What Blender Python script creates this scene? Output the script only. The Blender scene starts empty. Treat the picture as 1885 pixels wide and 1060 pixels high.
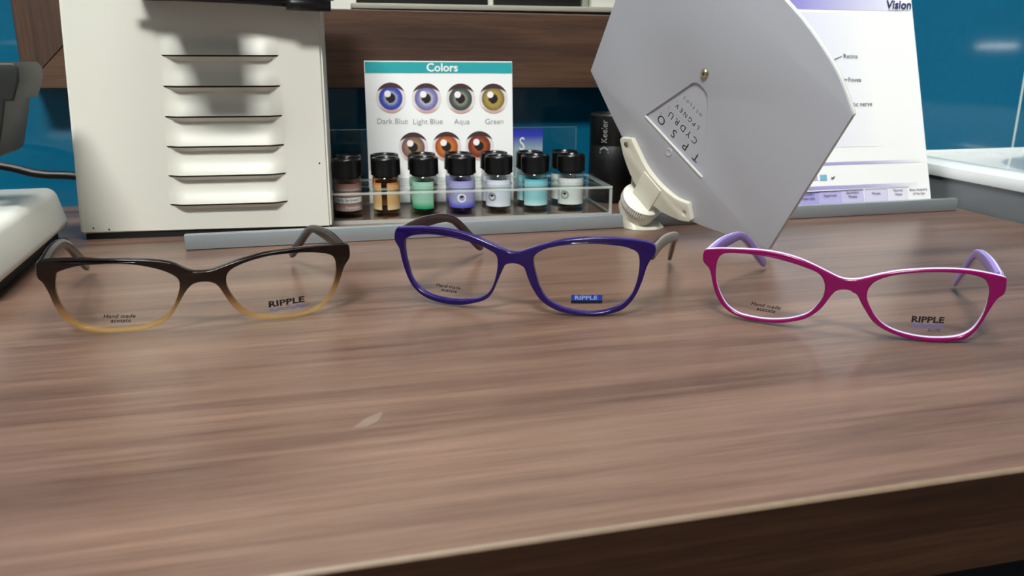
import bpy, bmesh, math, random
from mathutils import Vector, Matrix
random.seed(4)
SC = bpy.context.scene
COL = SC.collection

# ------------------------------------------------------------------ camera
CAM_LOC = (0.0, 0.0, 0.132)
cam_d = bpy.data.cameras.new('camera'); cam = bpy.data.objects.new('camera', cam_d); COL.objects.link(cam)
cam_d.sensor_width = 36.0; cam_d.lens = 1500 / 1885 * 36.0; cam_d.clip_start = 0.01
_R = Vector((0.9688, -0.2477, 0.0034)); _U = Vector((0.0659, 0.2706, 0.9604)); _F = Vector((0.2388, 0.9303, -0.2785))
cam.matrix_world = Matrix(((_R.x, _U.x, -_F.x, CAM_LOC[0]), (_R.y, _U.y, -_F.y, CAM_LOC[1]), (_R.z, _U.z, -_F.z, CAM_LOC[2]), (0, 0, 0, 1)))
cam_d.dof.use_dof = True; cam_d.dof.focus_distance = 0.47; cam_d.dof.aperture_fstop = 17.0
SC.camera = cam
SC.view_settings.view_transform = 'Standard'; SC.view_settings.look = 'None'
SC.view_settings.gamma = 1.0; SC.view_settings.use_curve_mapping = False
SC.view_settings.exposure = 0.2
# ------------------------------------------------------------------ world (a closed room: only a trace of it matters)
w = bpy.data.worlds.new('room_air'); SC.world = w; w.use_nodes = True
w.node_tree.nodes['Background'].inputs[0].default_value = (0.8, 0.85, 0.9, 1); w.node_tree.nodes['Background'].inputs[1].default_value = 0.05
# ceiling panels: (centre x, y, size x, size y, emission)
CEIL = 1.75
PANELS = [(0.15, 0.32, 0.60, 0.30, 30.0), (-0.45, -0.75, 0.55, 0.30, 104.0)]
LAMP_TINT = (1.0, 1.0, 0.955)

# ------------------------------------------------------------------ helpers
def srgb(r, g, b):
    f = lambda c: (c / 255 / 12.92) if c / 255 <= 0.04045 else ((c / 255 + 0.055) / 1.055) ** 2.4
    return (f(r), f(g), f(b), 1.0)
def P(name, col, rough=0.5, metal=0.0, spec=0.5, coat=0.0, trans=0.0, noise=0.0, nscale=200.0, bump=0.0):
    m = bpy.data.materials.new(name); m.use_nodes = True
    nt = m.node_tree; b = nt.nodes['Principled BSDF']
    b.inputs['Base Color'].default_value = col; b.inputs['Roughness'].default_value = rough
    b.inputs['Metallic'].default_value = metal; b.inputs['Specular IOR Level'].default_value = spec
    b.inputs['Coat Weight'].default_value = coat; b.inputs['Transmission Weight'].default_value = trans
    tc = nt.nodes.new('ShaderNodeTexCoord'); nz = nt.nodes.new('ShaderNodeTexNoise')
    nz.inputs['Scale'].default_value = nscale; nz.inputs['Detail'].default_value = 3
    nt.links.new(tc.outputs['Object'], nz.inputs['Vector'])
    if noise > 0:
        mx = nt.nodes.new('ShaderNodeMix'); mx.data_type = 'RGBA'
        mx.inputs[6].default_value = tuple(c * (1 - noise) for c in col[:3]) + (1,)
        mx.inputs[7].default_value = tuple(min(1, c * (1 + noise)) for c in col[:3]) + (1,)
        nt.links.new(nz.outputs['Fac'], mx.inputs[0]); nt.links.new(mx.outputs[2], b.inputs['Base Color'])
    if bump > 0:
        bp = nt.nodes.new('ShaderNodeBump'); bp.inputs['Strength'].default_value = bump; bp.inputs['Distance'].default_value = 0.0004
        nt.links.new(nz.outputs['Fac'], bp.inputs['Height']); nt.links.new(bp.outputs['Normal'], b.inputs['Normal'])
    return m
def ramp(nt, src, stops):
    r = nt.nodes.new('ShaderNodeValToRGB'); e = r.color_ramp.elements
    while len(e) > 2: e.remove(e[-1])
    for i, (p, c) in enumerate(stops):
        el = e[i] if i < 2 else e.new(p)
        el.position = p; el.color = c
    nt.links.new(src, r.inputs[0]); return r.outputs['Color']
def attr(nt, name):
    a = nt.nodes.new('ShaderNodeAttribute'); a.attribute_name = name; return a.outputs['Fac']
def maprange(nt, src, a, b):
    m = nt.nodes.new('ShaderNodeMapRange'); m.inputs[1].default_value = a; m.inputs[2].default_value = b
    nt.links.new(src, m.inputs[0]); return m.outputs[0]
def wood(name, dark, mid, light, rough=0.35, scale=1.0, axis='X', spec=0.5):
    m = bpy.data.materials.new(name); m.use_nodes = True; nt = m.node_tree; b = nt.nodes['Principled BSDF']
    tc = nt.nodes.new('ShaderNodeTexCoord'); L = nt.links
    def mp(sc):
        k = nt.nodes.new('ShaderNodeMapping')
        k.inputs['Scale'].default_value = sc if axis == 'X' else (sc[2], sc[1], sc[0])
        L.new(tc.outputs['Object'], k.inputs['Vector']); return k.outputs[0]
    def nz(vec, s, d=4, dist=0.0, ro=0.55):
        n = nt.nodes.new('ShaderNodeTexNoise'); n.inputs['Scale'].default_value = s; n.inputs['Detail'].default_value = d
        n.inputs['Roughness'].default_value = ro; n.inputs['Distortion'].default_value = dist; L.new(vec, n.inputs['Vector']); return n.outputs['Fac']
    broad = nz(mp((1.5, 16, 16)), 2.0 * scale, 3, 0.9)
    streak = nz(mp((2.0, 75, 75)), 3.2 * scale, 5, 0.25, 0.65)
    fine = nz(mp((8, 260, 260)), 3.0 * scale, 4)
    def madd(a, k, c):
        q = nt.nodes.new('ShaderNodeMath'); q.operation = 'MULTIPLY_ADD'; L.new(a, q.inputs[0]); q.inputs[1].default_value = k
        if isinstance(c, float): q.inputs[2].default_value = c
        else: L.new(c, q.inputs[2])
        return q.outputs[0]
    pore = nz(mp((26, 420, 420)), 2.2 * scale, 2)
    v = madd(broad, 0.62, madd(streak, 0.42, madd(fine, 0.16, madd(pore, 0.16, -0.18))))
    c = ramp(nt, v, [(0.28, dark), (0.71, light), (0.5, mid)])
    L.new(c, b.inputs['Base Color']); b.inputs['Roughness'].default_value = rough; b.inputs['Specular IOR Level'].default_value = spec
    bp = nt.nodes.new('ShaderNodeBump'); bp.inputs['Strength'].default_value = 0.12; bp.inputs['Distance'].default_value = 0.0003
    L.new(streak, bp.inputs['Height']); L.new(bp.outputs['Normal'], b.inputs['Normal'])
    return m
def clear(name, tint=(1, 1, 1, 1), ior=1.45, k=1.0, rough=0.02, body=None, bodyfac=0.0):
    """thin clear plastic or glass: lets light straight through, mirrors at glancing angles"""
    m = bpy.data.materials.new(name); m.use_nodes = True; nt = m.node_tree; nt.nodes.clear(); L = nt.links
    o = nt.nodes.new('ShaderNodeOutputMaterial'); t = nt.nodes.new('ShaderNodeBsdfTransparent'); t.inputs[0].default_value = tint
    g = nt.nodes.new('ShaderNodeBsdfGlossy'); g.inputs['Roughness'].default_value = rough
    f = nt.nodes.new('ShaderNodeLayerWeight'); f.inputs[0].default_value = 0.5
    pw = nt.nodes.new('ShaderNodeMath'); pw.operation = 'POWER'; pw.inputs[1].default_value = 4.5; L.new(f.outputs['Facing'], pw.inputs[0])
    q = nt.nodes.new('ShaderNodeMath'); q.operation = 'MULTIPLY_ADD'; q.use_clamp = True
    f0 = ((ior - 1) / (ior + 1)) ** 2; q.inputs[1].default_value = 0.75 * k; q.inputs[2].default_value = f0 * k
    mx = nt.nodes.new('ShaderNodeMixShader'); L.new(pw.outputs[0], q.inputs[0]); L.new(q.outputs[0], mx.inputs[0])
    base = t.outputs[0]
    if body:
        d = nt.nodes.new('ShaderNodeBsdfDiffuse'); d.inputs[0].default_value = body
        m2 = nt.nodes.new('ShaderNodeMixShader'); m2.inputs[0].default_value = bodyfac
        L.new(base, m2.inputs[1]); L.new(d.outputs[0], m2.inputs[2]); base = m2.outputs[0]
    L.new(base, mx.inputs[1]); L.new(g.outputs[0], mx.inputs[2]); L.new(mx.outputs[0], o.inputs[0])
    return m
def link(name, me, mat=None, parent=None, loc=None):
    o = bpy.data.objects.new(name, me); COL.objects.link(o)
    if mat is not None and me is not None:
        for mm in (mat if isinstance(mat, (list, tuple)) else [mat]):
            if mm.name not in [x.name for x in me.materials if x]: me.materials.append(mm)
    if parent is not None: o.parent = parent
    if loc is not None: o.location = loc
    return o
def tag(o, label, cat, group=None, kind=None):
    o['label'] = label; o['category'] = cat
    if group: o['group'] = group
    if kind: o['kind'] = kind
    return o
def thing(name, label, cat, loc=(0, 0, 0), rz=0.0, group=None):
    o = link(name, None, loc=loc); o.rotation_euler = (0, 0, rz); return tag(o, label, cat, group)
def mesh(name, v, f, smooth=False):
    me = bpy.data.meshes.new(name); me.from_pydata([tuple(x) for x in v], [], f); me.update()
    if smooth: me.polygons.foreach_set('use_smooth', [True] * len(me.polygons))
    return me
def from_bm(name, bm, smooth=False):
    me = bpy.data.meshes.new(name); bmesh.ops.recalc_face_normals(bm, faces=bm.faces); bm.to_mesh(me); bm.free()
    if smooth:
        me.polygons.foreach_set('use_smooth', [True] * len(me.polygons))
        me.set_sharp_from_angle(angle=math.radians(35))
    return me
def boxme(name, lo, hi, bev=0.0, seg=2, only=None):
    bm = bmesh.new(); bmesh.ops.create_cube(bm, size=1)
    for v in bm.verts: v.co = Vector([lo[i] + (v.co[i] + 0.5) * (hi[i] - lo[i]) for i in range(3)])
    if bev > 0:
        ed = [e for e in bm.edges if only is None or only(e)]
        bmesh.ops.bevel(bm, geom=ed, offset=bev, segments=seg, affect='EDGES', profile=0.5)
    return from_bm(name, bm, bev > 0)
def box(name, lo, hi, mat, parent=None, bev=0.0, seg=2, only=None):
    return link(name, boxme(name, lo, hi, bev, seg, only), mat, parent)
def to_mesh(cu, name):
    ob = bpy.data.objects.new('tmp_curve', cu); COL.objects.link(ob)
    dg = bpy.context.evaluated_depsgraph_get(); dg.update()
    me = bpy.data.meshes.new_from_object(ob.evaluated_get(dg)); me.name = name
    bpy.data.objects.remove(ob); bpy.data.curves.remove(cu); return me
def plate(name, loops, depth, bev=0.0, res=2):
    """flat shape with holes in the XY plane, thickness depth centred on z=0, edges rounded by bev"""
    cu = bpy.data.curves.new(name, 'CURVE'); cu.dimensions = '2D'; cu.fill_mode = 'BOTH'
    for lp in loops:
        s = cu.splines.new('POLY'); s.points.add(len(lp) - 1); s.use_cyclic_u = True
        for p, q in zip(s.points, lp): p.co = (q[0], q[1], 0, 1)
    cu.extrude = max(1e-6, depth / 2 - bev); cu.bevel_depth = bev; cu.bevel_resolution = res; cu.offset = -bev
    me = to_mesh(cu, name)
    bm = bmesh.new(); bm.from_mesh(me); bmesh.ops.remove_doubles(bm, verts=bm.verts, dist=1e-6); bmesh.ops.recalc_face_normals(bm, faces=bm.faces)
    bm.to_mesh(me); bm.free()
    me.polygons.foreach_set('use_smooth', [True] * len(me.polygons)); me.set_sharp_from_angle(angle=math.radians(40))
    return me
def textme(name, s, size, bold=0.0, shear=0.0, xs=1.0, align='CENTER', spacing=1.0):
    cu = bpy.data.curves.new(name, 'FONT'); cu.body = s; cu.size = size; cu.align_x = align; cu.align_y = 'CENTER'
    cu.offset = bold; cu.shear = shear; cu.space_character = spacing; cu.resolution_u = 3; cu.fill_mode = 'FRONT'
    me = to_mesh(cu, name)
    for v in me.vertices: v.co.x *= xs
    return me
def frame_mat(o, x, y, z):
    return Matrix(((x[0], y[0], z[0], o[0]), (x[1], y[1], z[1], o[1]), (x[2], y[2], z[2], o[2]), (0, 0, 0, 1)))
def catmull(pts, n, closed=True):
    pts = [Vector(p) for p in pts]; N = len(pts); out = []
    rng = N if closed else N - 1
    for i in range(rng):
        g = (lambda k: pts[k % N]) if closed else (lambda k: pts[max(0, min(N - 1, k))])
        p0, p1, p2, p3 = g(i - 1), g(i), g(i + 1), g(i + 2)
        for j in range(n):
            t = j / n
            out.append(0.5 * ((2 * p1) + (p2 - p0) * t + (2 * p0 - 5 * p1 + 4 * p2 - p3) * t * t + (3 * p1 - p0 - 3 * p2 + p3) * t ** 3))
    if not closed: out.append(pts[-1])
    return out
def lathe(name, prof, n=32, smooth=True):
    v = []; f = []
    for r, z in prof:
        for k in range(n):
            a = 2 * math.pi * k / n; v.append((r * math.cos(a), r * math.sin(a), z))
    for i in range(len(prof) - 1):
        for k in range(n):
            a, b = i * n + k, i * n + (k + 1) % n; f.append((a, b, b + n, a + n))
    me = mesh(name, v, f, smooth)
    if smooth: me.set_sharp_from_angle(angle=math.radians(40))
    return me
def tube(name, path, r, n=10):
    v = []; f = []; path = [Vector(p) for p in path]
    for i, p in enumerate(path):
        t = (path[min(i + 1, len(path) - 1)] - path[max(i - 1, 0)]).normalized()
        s = t.cross(Vector((0, 0, 1))); s = s.normalized() if s.length > 1e-4 else Vector((1, 0, 0)); u = s.cross(t)
        for k in range(n):
            a = 2 * math.pi * k / n; v.append(p + s * (r * math.cos(a)) + u * (r * math.sin(a)))
    for i in range(len(path) - 1):
        for k in range(n):
            a, b = i * n + k, i * n + (k + 1) % n; f.append((a, b, b + n, a + n))
    f.append(tuple(range(n - 1, -1, -1))); f.append(tuple((len(path) - 1) * n + k for k in range(n)))
    return mesh(name, v, f, True)
def quad(name, x0, x1, y0, y1, z, mat, parent):
    return link(name, mesh(name, [(x0, y0, z), (x1, y0, z), (x1, y1, z), (x0, y1, z)], [(0, 1, 2, 3)]), mat, parent)
def emis(name, col, s):
    m = bpy.data.materials.new(name); m.use_nodes = True; nt = m.node_tree; nt.nodes.clear()
    o = nt.nodes.new('ShaderNodeOutputMaterial'); e = nt.nodes.new('ShaderNodeEmission'); e.inputs[0].default_value = (*col[:3], 1); e.inputs[1].default_value = s
    nt.links.new(e.outputs[0], o.inputs[0]); return m

# ------------------------------------------------------------------ materials
M = {}
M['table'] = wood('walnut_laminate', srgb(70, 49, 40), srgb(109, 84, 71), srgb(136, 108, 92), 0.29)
M['apron'] = wood('shaded_walnut_edge', srgb(30, 18, 11), srgb(52, 33, 22), srgb(74, 50, 34), 0.55, spec=0.2)  # unlit front face: its shade is put into this darker walnut
M['frame_wood'] = wood('brown_wood_frame', srgb(42, 26, 18), srgb(72, 49, 35), srgb(98, 70, 51), 0.55, 1.3)
M['frame_wood_up'] = wood('brown_wood_frame_upright', srgb(42, 26, 18), srgb(72, 49, 35), srgb(98, 70, 51), 0.55, 1.3, axis='Z')
M['edge'] = P('pale_edge_band', srgb(122, 104, 86), 0.5, noise=0.15)
M['teal'] = P('teal_tile_glaze', srgb(13, 99, 134), 0.07, noise=0.08, nscale=120, bump=0.012)
M['grout'] = P('pale_grout', srgb(190, 205, 200), 0.8, noise=0.05)
M['paint'] = P('pale_wall_paint', srgb(104, 108, 110), 0.8, noise=0.03, nscale=40)
M['ceil'] = P('white_ceiling_paint', srgb(170, 170, 168), 0.9, noise=0.02, nscale=40)
M['floor'] = P('dark_carpet', srgb(28, 34, 48), 0.95, noise=0.2, nscale=300)
M['cream'] = P('cream_enamel', srgb(226, 226, 216), 0.42, noise=0.015, nscale=600)
M['black'] = P('black_plastic', srgb(14, 14, 15), 0.4, noise=0.1)
M['matt_black'] = P('matt_black', srgb(8, 8, 8), 0.7, noise=0.1)
M['cap'] = P('black_cap_plastic', srgb(10, 10, 11), 0.28, noise=0.1)
M['white'] = P('white_plastic', srgb(224, 226, 218), 0.38, noise=0.015)
M['ivory'] = P('ivory_plastic', srgb(218, 216, 200), 0.42, noise=0.02)
M['paper'] = P('white_paper', srgb(240, 242, 242), 0.6, noise=0.01)
M['greyplate'] = P('grey_textured_plastic', srgb(188, 192, 201), 0.55, noise=0.05, nscale=1800, bump=0.15)
M['alu'] = P('brushed_aluminium', srgb(158, 167, 172), 0.32, metal=0.45, noise=0.16, nscale=1500, bump=0.1)
M['steel'] = P('polished_steel', srgb(200, 200, 195), 0.2, metal=1.0, noise=0.03)
M['brass'] = P('brass_screw', srgb(196, 190, 160), 0.22, metal=1.0, noise=0.05)
M['gunmetal'] = P('dark_grey_metal_paint', srgb(36, 39, 38), 0.5, noise=0.08, nscale=800)
M['greymetal'] = P('grey_steel_panel', srgb(120, 126, 130), 0.5, metal=0.3, noise=0.08, nscale=30)
M['ink'] = P('black_ink', srgb(24, 22, 24), 0.6, noise=0.05)
M['greyink'] = P('grey_ink', srgb(140, 144, 144), 0.7, noise=0.05)
M['whiteink'] = P('white_ink', srgb(235, 240, 240), 0.6, noise=0.02)
M['violetink'] = P('violet_ink', srgb(110, 104, 180), 0.6, noise=0.03)
M['paleviolet'] = P('pale_violet_ink', srgb(176, 170, 222), 0.6, noise=0.03)
M['navyink'] = P('navy_ink', srgb(40, 40, 92), 0.6, noise=0.03)
M['tealink'] = P('teal_ink', srgb(28, 160, 166), 0.5, noise=0.02)
M['blueink'] = P('blue_ink', srgb(20, 62, 178), 0.35, noise=0.02)
M['lens'] = clear('clear_demo_lens', (0.97, 0.97, 0.96, 1), 1.4, 0.8)
M['acrylic'] = clear('clear_acrylic', (0.93, 0.95, 0.94, 1), 1.4, 0.9, 0.04)
M['acrylic_edge'] = clear('acrylic_lit_edge', (0.9, 0.95, 0.93, 1), 1.5, 1.0, 0.12, srgb(235, 242, 238), 0.45)  # white body stands in for light gathered along the acrylic edges
M['glass'] = clear('vial_glass', (0.95, 0.97, 0.96, 1), 1.45, 1.1, 0.03)

# ------------------------------------------------------------------ the room
FLOOR = -0.74; X0, X1, Y0, Y1 = -1.3, 1.7, -1.7, 0.783
def struct(name, lo, hi, mat):
    o = box(name, lo, hi, mat); o['kind'] = 'structure'; return o
fl = struct('floor', (X0, Y0, FLOOR - 0.05), (X1, Y1 + 0.06, FLOOR), M['floor']); fl['label'] = 'dark blue-black floor under the front of the counter'
struct('ceiling', (X0, Y0, CEIL), (X1, Y1 + 0.06, CEIL + 0.05), M['ceil'])
struct('wall_left', (X0 - 0.05, Y0, FLOOR), (X0, Y1 + 0.06, CEIL), M['paint'])
struct('wall_right', (X1, Y0, FLOOR), (X1 + 0.05, Y1 + 0.06, CEIL), M['paint'])
struct('wall_front', (X0, Y0 - 0.05, FLOOR), (X1, Y0, CEIL), M['paint'])
wb = struct('wall_back', (X0, Y1 + 0.0008, FLOOR), (X1, Y1 + 0.06, CEIL), M['grout']); wb['label'] = 'teal glazed tiled wall behind the counter with pale grout'
# tiles 400 x 290 mm with 4 mm joints; one joint runs up at x = 0.803
tw, th, gj = 0.400, 0.290, 0.0035
tile_me = boxme('tile', (gj / 2, 0, gj / 2), (tw - gj / 2, 0.004, th - gj / 2), 0.0006, 1)
for i in range(-5, 4):
    for j in range(-1, 6):
        x, z = 0.803 + (i - 1) * tw, 0.0 + j * th - 0.02
        if x < X0 or x + tw > X1 or z + th > CEIL: continue
        link('tile', tile_me, M['teal'], wb, (x, Y1, z))
for px, py, sx, sy, e in PANELS:
    t = thing('ceiling_light', 'flat rectangular ceiling light panel %s the counter' % ('above' if py > 0 else 'behind the viewer of'), 'ceiling light', (px, py, CEIL), 0, 'ceiling light panels')
    box('housing', (-sx / 2 - 0.02, -sy / 2 - 0.02, -0.03), (sx / 2 + 0.02, sy / 2 + 0.02, 0.0), M['white'], t, 0.004)
    box('diffuser', (-sx / 2, -sy / 2, -0.034), (sx / 2, sy / 2, -0.0301), emis('lamp_diffuser', LAMP_TINT, e), t)

sl = thing('strip_lamp', 'small white strip lamp on the side wall, glinting in the teal tiles', 'lamp', (X1, -0.167, 0.149))
box('housing', (-0.022, -0.075, -0.014), (0.0, 0.075, 0.014), M['white'], sl, 0.003)
box('tube', (-0.026, -0.058, -0.0035), (-0.0221, 0.058, 0.0035), emis('strip_tube', LAMP_TINT, 10.0), sl)

# ------------------------------------------------------------------ worktop
XE = 0.5595
wt = thing('worktop', 'brown walnut-grain worktop with pale front edge, carrying the glasses', 'worktop', (0, 0, 0))
YF = 0.1929
box('top_board', (-1.1, YF + 0.0016, -0.034), (XE, Y1 - 0.0005, 0.0), M['table'], wt)
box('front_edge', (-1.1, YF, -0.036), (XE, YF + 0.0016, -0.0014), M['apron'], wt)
bm = bmesh.new()
pr = [(YF + 0.0016, 0.0)] + [(YF + 0.0016 - 0.0016 * math.sin(a), -0.0014 + 0.0014 * math.cos(a)) for a in [math.pi / 2 * k / 5 for k in range(1, 6)]] + [(YF + 0.0016, -0.0014)]
vs = [[bm.verts.new((x, y, z)) for y, z in pr] for x in (-1.1, XE)]
for k in range(len(pr)): bm.faces.new((vs[0][k], vs[0][(k + 1) % len(pr)], vs[1][(k + 1) % len(pr)], vs[1][k]))
link('edge_band', from_bm('edge_band', bm), M['edge'], wt)
leaf = [(0.0115, 0.2773), (0.0135, 0.2800), (0.0165, 0.2838), (0.0205, 0.2868), (0.0232, 0.2885), (0.0226, 0.2850), (0.0205, 0.2805), (0.0175, 0.2775), (0.0140, 0.2765)]
link('scuff_mark', mesh('scuff_mark', [(x, y, 0.00012) for x, y in leaf], [tuple(range(len(leaf)))[::-1]]), clear('pale_scuff', (1, 1, 1, 1), 1.2, 1.0, 0.4, srgb(205, 185, 170), 0.16), wt)
# plinth panels that carry the worktop
box('support_panel', (-1.1, YF + 0.05, FLOOR), (XE - 0.02, YF + 0.068, -0.034), M['matt_black'], wt)
box('support_panel', (-1.1, Y1 - 0.04, FLOOR), (XE - 0.02, Y1 - 0.02, -0.034), M['matt_black'], wt)

# ------------------------------------------------------------------ basin unit on the right
bs = thing('basin_unit', 'white basin drainer with raised rolled rim on a grey panel, right of the worktop', 'basin')
box('grey_side_panel', (0.563, -0.05, FLOOR), (0.567, Y1 - 0.001, 0.024), M['greymetal'], bs)
box('body', (0.567, -0.05, FLOOR), (1.25, Y1 - 0.001, 0.010), M['greymetal'], bs)
bm = bmesh.new()   # drainer tray: rolled rim, sloping inner wall, shallow floor
prof = [(0.567, 0.024), (0.5605, 0.0245), (0.5595, 0.029), (0.5605, 0.034), (0.565, 0.0375), (0.573, 0.0385), (0.581, 0.0375), (0.588, 0.033), (0.600, 0.0255), (0.615, 0.0225), (1.19, 0.0215), (1.22, 0.036), (1.25, 0.036), (1.25, 0.012), (0.567, 0.012)]
vs = [[bm.verts.new((x, y, z)) for x, z in prof] for y in (-0.05, Y1 - 0.001)]
for k in range(len(prof)): bm.faces.new((vs[0][k], vs[0][(k + 1) % len(prof)], vs[1][(k + 1) % len(prof)], vs[1][k]))
bm.faces.new(vs[0]); bm.faces.new(vs[1][::-1])
link('drainer_tray', from_bm('drainer_tray', bm, True), P('white_gloss_ceramic', srgb(228, 234, 234), 0.12, noise=0.01, coat=0.5), bs)
box('upstand', (0.590, Y1 - 0.006, 0.021), (1.25, Y1 - 0.001, 0.027), M['whiteink'], bs, 0.001)

# ------------------------------------------------------------------ wooden wall frame (mitred) behind the white case
fx0, fx1, fz0, fz1, fw = -0.2125, 0.46, 0.1005, 0.62, 0.066
fy0, fy1 = 0.748, Y1 - 0.0002
wf = thing('wall_frame', 'brown wood-grain mitred frame hung on the teal wall behind the white case', 'frame', (0, 0, 0))
def rail(name, p, mat):
    v = [(x, fy0, z) for x, z in p] + [(x, fy1, z) for x, z in p]
    bm = bmesh.new(); q = [bm.verts.new(c) for c in v]
    bm.faces.new(q[:4]); bm.faces.new(q[4:][::-1])
    for k in range(4): bm.faces.new((q[k], q[k + 4], q[(k + 1) % 4 + 4], q[(k + 1) % 4]))
    bmesh.ops.recalc_face_normals(bm, faces=bm.faces)
    bmesh.ops.bevel(bm, geom=list(bm.edges), offset=0.0008, segments=1, affect='EDGES')
    return link(name, from_bm(name, bm), mat, wf)
rail('bottom_rail', [(fx0, fz0 + 0.0015), (fx1, fz0 - 0.0025), (fx1 - fw, fz0 + fw - 0.0025), (fx0 + fw, fz0 + fw + 0.0015)], M['frame_wood'])
rail('side_rail', [(fx0, fz0 + 0.0015), (fx0 + fw, fz0 + fw + 0.0015), (fx0 + fw, fz1 - fw), (fx0, fz1)], M['frame_wood_up'])
rail('side_rail', [(fx1, fz0 - 0.0025), (fx1, fz1), (fx1 - fw, fz1 - fw), (fx1 - fw, fz0 + fw - 0.0025)], M['frame_wood_up'])
rail('top_rail', [(fx0, fz1), (fx0 + fw, fz1 - fw), (fx1 - fw, fz1 - fw), (fx1, fz1)], M['frame_wood'])
pz = fz0 + fw
box('mount_board', (fx0 + fw, 0.772, pz - 0.003), (fx1 - fw, 0.776, fz1 - fw), M['white'], wf)
box('inner_ledge', (0.05, 0.752, pz + 0.001), (fx1 - fw - 0.002, 0.772, pz + 0.0055), P('grey_beige_strip', srgb(160, 158, 146), 0.5, noise=0.05), wf, 0.0006)
box('dark_pane', (0.055, 0.766, pz + 0.0056), (0.173, 0.7719, pz + 0.12), M['black'], wf, 0.0006)
box('dark_pane', (0.179, 0.766, pz + 0.0056), (0.262, 0.7719, pz + 0.12), M['black'], wf, 0.0006)
box('post', (0.263, 0.764, pz + 0.0056), (0.269, 0.7719, pz + 0.12), P('grey_post', srgb(150, 152, 140), 0.5, noise=0.05), wf, 0.0006)
box('white_block', (0.270, 0.758, pz + 0.0056), (0.36, 0.7719, pz + 0.12), M['white'], wf, 0.001)

# ------------------------------------------------------------------ white louvred instrument case
ang = math.atan2(-0.012, 0.178)
cs = thing('instrument_case', 'large white metal instrument case with six louvre vents and black lever', 'instrument case', (-0.16, 0.635, 0), ang)
WX, HZ, DY = 0.1787, 0.1665, 0.075
bm = bmesh.new()
fr = [(0.0012, 0.004), (WX, 0.003), (0.1793, HZ), (0.0088, HZ)]
q = [bm.verts.new((x, 0.0, z)) for x, z in fr] + [bm.verts.new((x, DY, z)) for x, z in fr]
bm.faces.new(q[:4]); bm.faces.new(q[4:][::-1])
for k in range(4): bm.faces.new((q[k], q[k + 4], q[(k + 1) % 4 + 4], q[(k + 1) % 4]))
bmesh.ops.recalc_face_normals(bm, faces=bm.faces)
bmesh.ops.bevel(bm, geom=[e for e in bm.edges], offset=0.0018, segments=3, affect='EDGES')
link('body', from_bm('body', bm, True), M['cream'], cs)
box('black_plinth', (0.0045, 0.0015, 0.0), (WX - 0.002, DY - 0.004, 0.0045), M['matt_black'], cs)
def louvre(xl, xr, z0):
    """pressed hood: swells out of the sheet to a lip, thin dark slit, sloping return below"""
    hgt, proud, ret, tp = 0.0160, 0.0052, 0.0030, 0.0050
    nx, nz = 26, 8; v = []; f = []
    def px(u):   # end profile along the width
        d = min(u, 1 - u) * (xr - xl) / 0.010
        d = max(0.0, min(1.0, d)); return d * d * (3 - 2 * d)
    for j in range(nz + 1):
        t = j / nz; s = t * t * (3 - 2 * t) if j < nz else 1.0
        for i in range(nx + 1):
            u = i / nx; v.append((xl + (xr - xl) * u, -0.00015 - proud * s * px(u) * (0.35 + 0.65 * t), z0 + hgt * (1 - t)))
    for j in range(nz):
        for i in range(nx):
            a = j * (nx + 1) + i; f.append((a, a + nx + 1, a + nx + 2, a + 1))
    hood = mesh('louvre_hood', v, f, True)
    lip = [v[nz * (nx + 1) + i] for i in range(nx + 1)]
    sv = lip + [(x, y + 0.0005, z - 0.0012) for x, y, z in lip]
    slit = mesh('slit', sv, [(i, i + nx + 1, i + nx + 2, i + 1) for i in range(nx)])
    rv = sv[nx + 1:] + [(xl + tp + (xr - xl - 2 * tp) * i / nx, -0.0002, z0 - 0.0012 - ret) for i in range(nx + 1)]
    retm = mesh('louvre_return', rv, [(i, i + nx + 1, i + nx + 2, i + 1) for i in range(nx)])
    h = link('louvre_hood', hood, M['cream'], cs); link('slit', slit, M['matt_black'], h); link('louvre_return', retm, M['cream'], h)
for k in range(6):
    t = k / 5; louvre(0.0701 + (0.0646 - 0.0701) * t, 0.1488 + (0.1478 - 0.1488) * t, 0.1292 - 0.0209 * k)
for x, z in ((0.021, 0.0072), (0.0105, 0.0085), (0.1725, 0.052)):
    link('chip', lathe('chip', [(0.0, 0.0), (0.0007, 0.0)], 7, False), M['ink'], cs, (x, -0.0001, z)).rotation_euler = (math.pi / 2, 0.4, 0)
# black gauge platform and lever on the case
pl = box('gauge_platform', (0.074, -0.082, 0.1690), (0.120, 0.03, 0.186), M['black'], cs, 0.002)
box('top_housing', (0.060, -0.026, 0.1690), (0.190, 0.060, 0.215), M['black'], cs, 0.003)
link('bolt', lathe('bolt', [(0.0, -0.003), (0.0032, -0.003), (0.0032, 0.0), (0.0048, 0.0), (0.0048, 0.0018), (0, 0.0018)], 12), M['black'], pl, (0.078, -0.020, 0.1672))
link('bolt', lathe('bolt', [(0.0, -0.0022), (0.002, -0.0022), (0.002, 0.0), (0.003, 0.0), (0.003, 0.0014), (0, 0.0014)], 12), M['black'], pl, (0.1285, -0.018, 0.1676))
lv = link('lever', tube('lever', [(0.055, -0.016, 0.1668), (0.12, -0.016, 0.1652), (0.165, -0.020, 0.1626)], 0.0024), M['black'], cs)
box('cross_plate', (0.064, -0.020, 0.1645), (0.128, 0.0, 0.1695), M['black'], cs, 0.0012)
link('grip', tube('grip', [(0.158, -0.020, 0.1628), (0.163, -0.020, 0.1626), (0.1875, -0.020, 0.1618)], 0.0042, 12), M['black'], lv)

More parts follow.
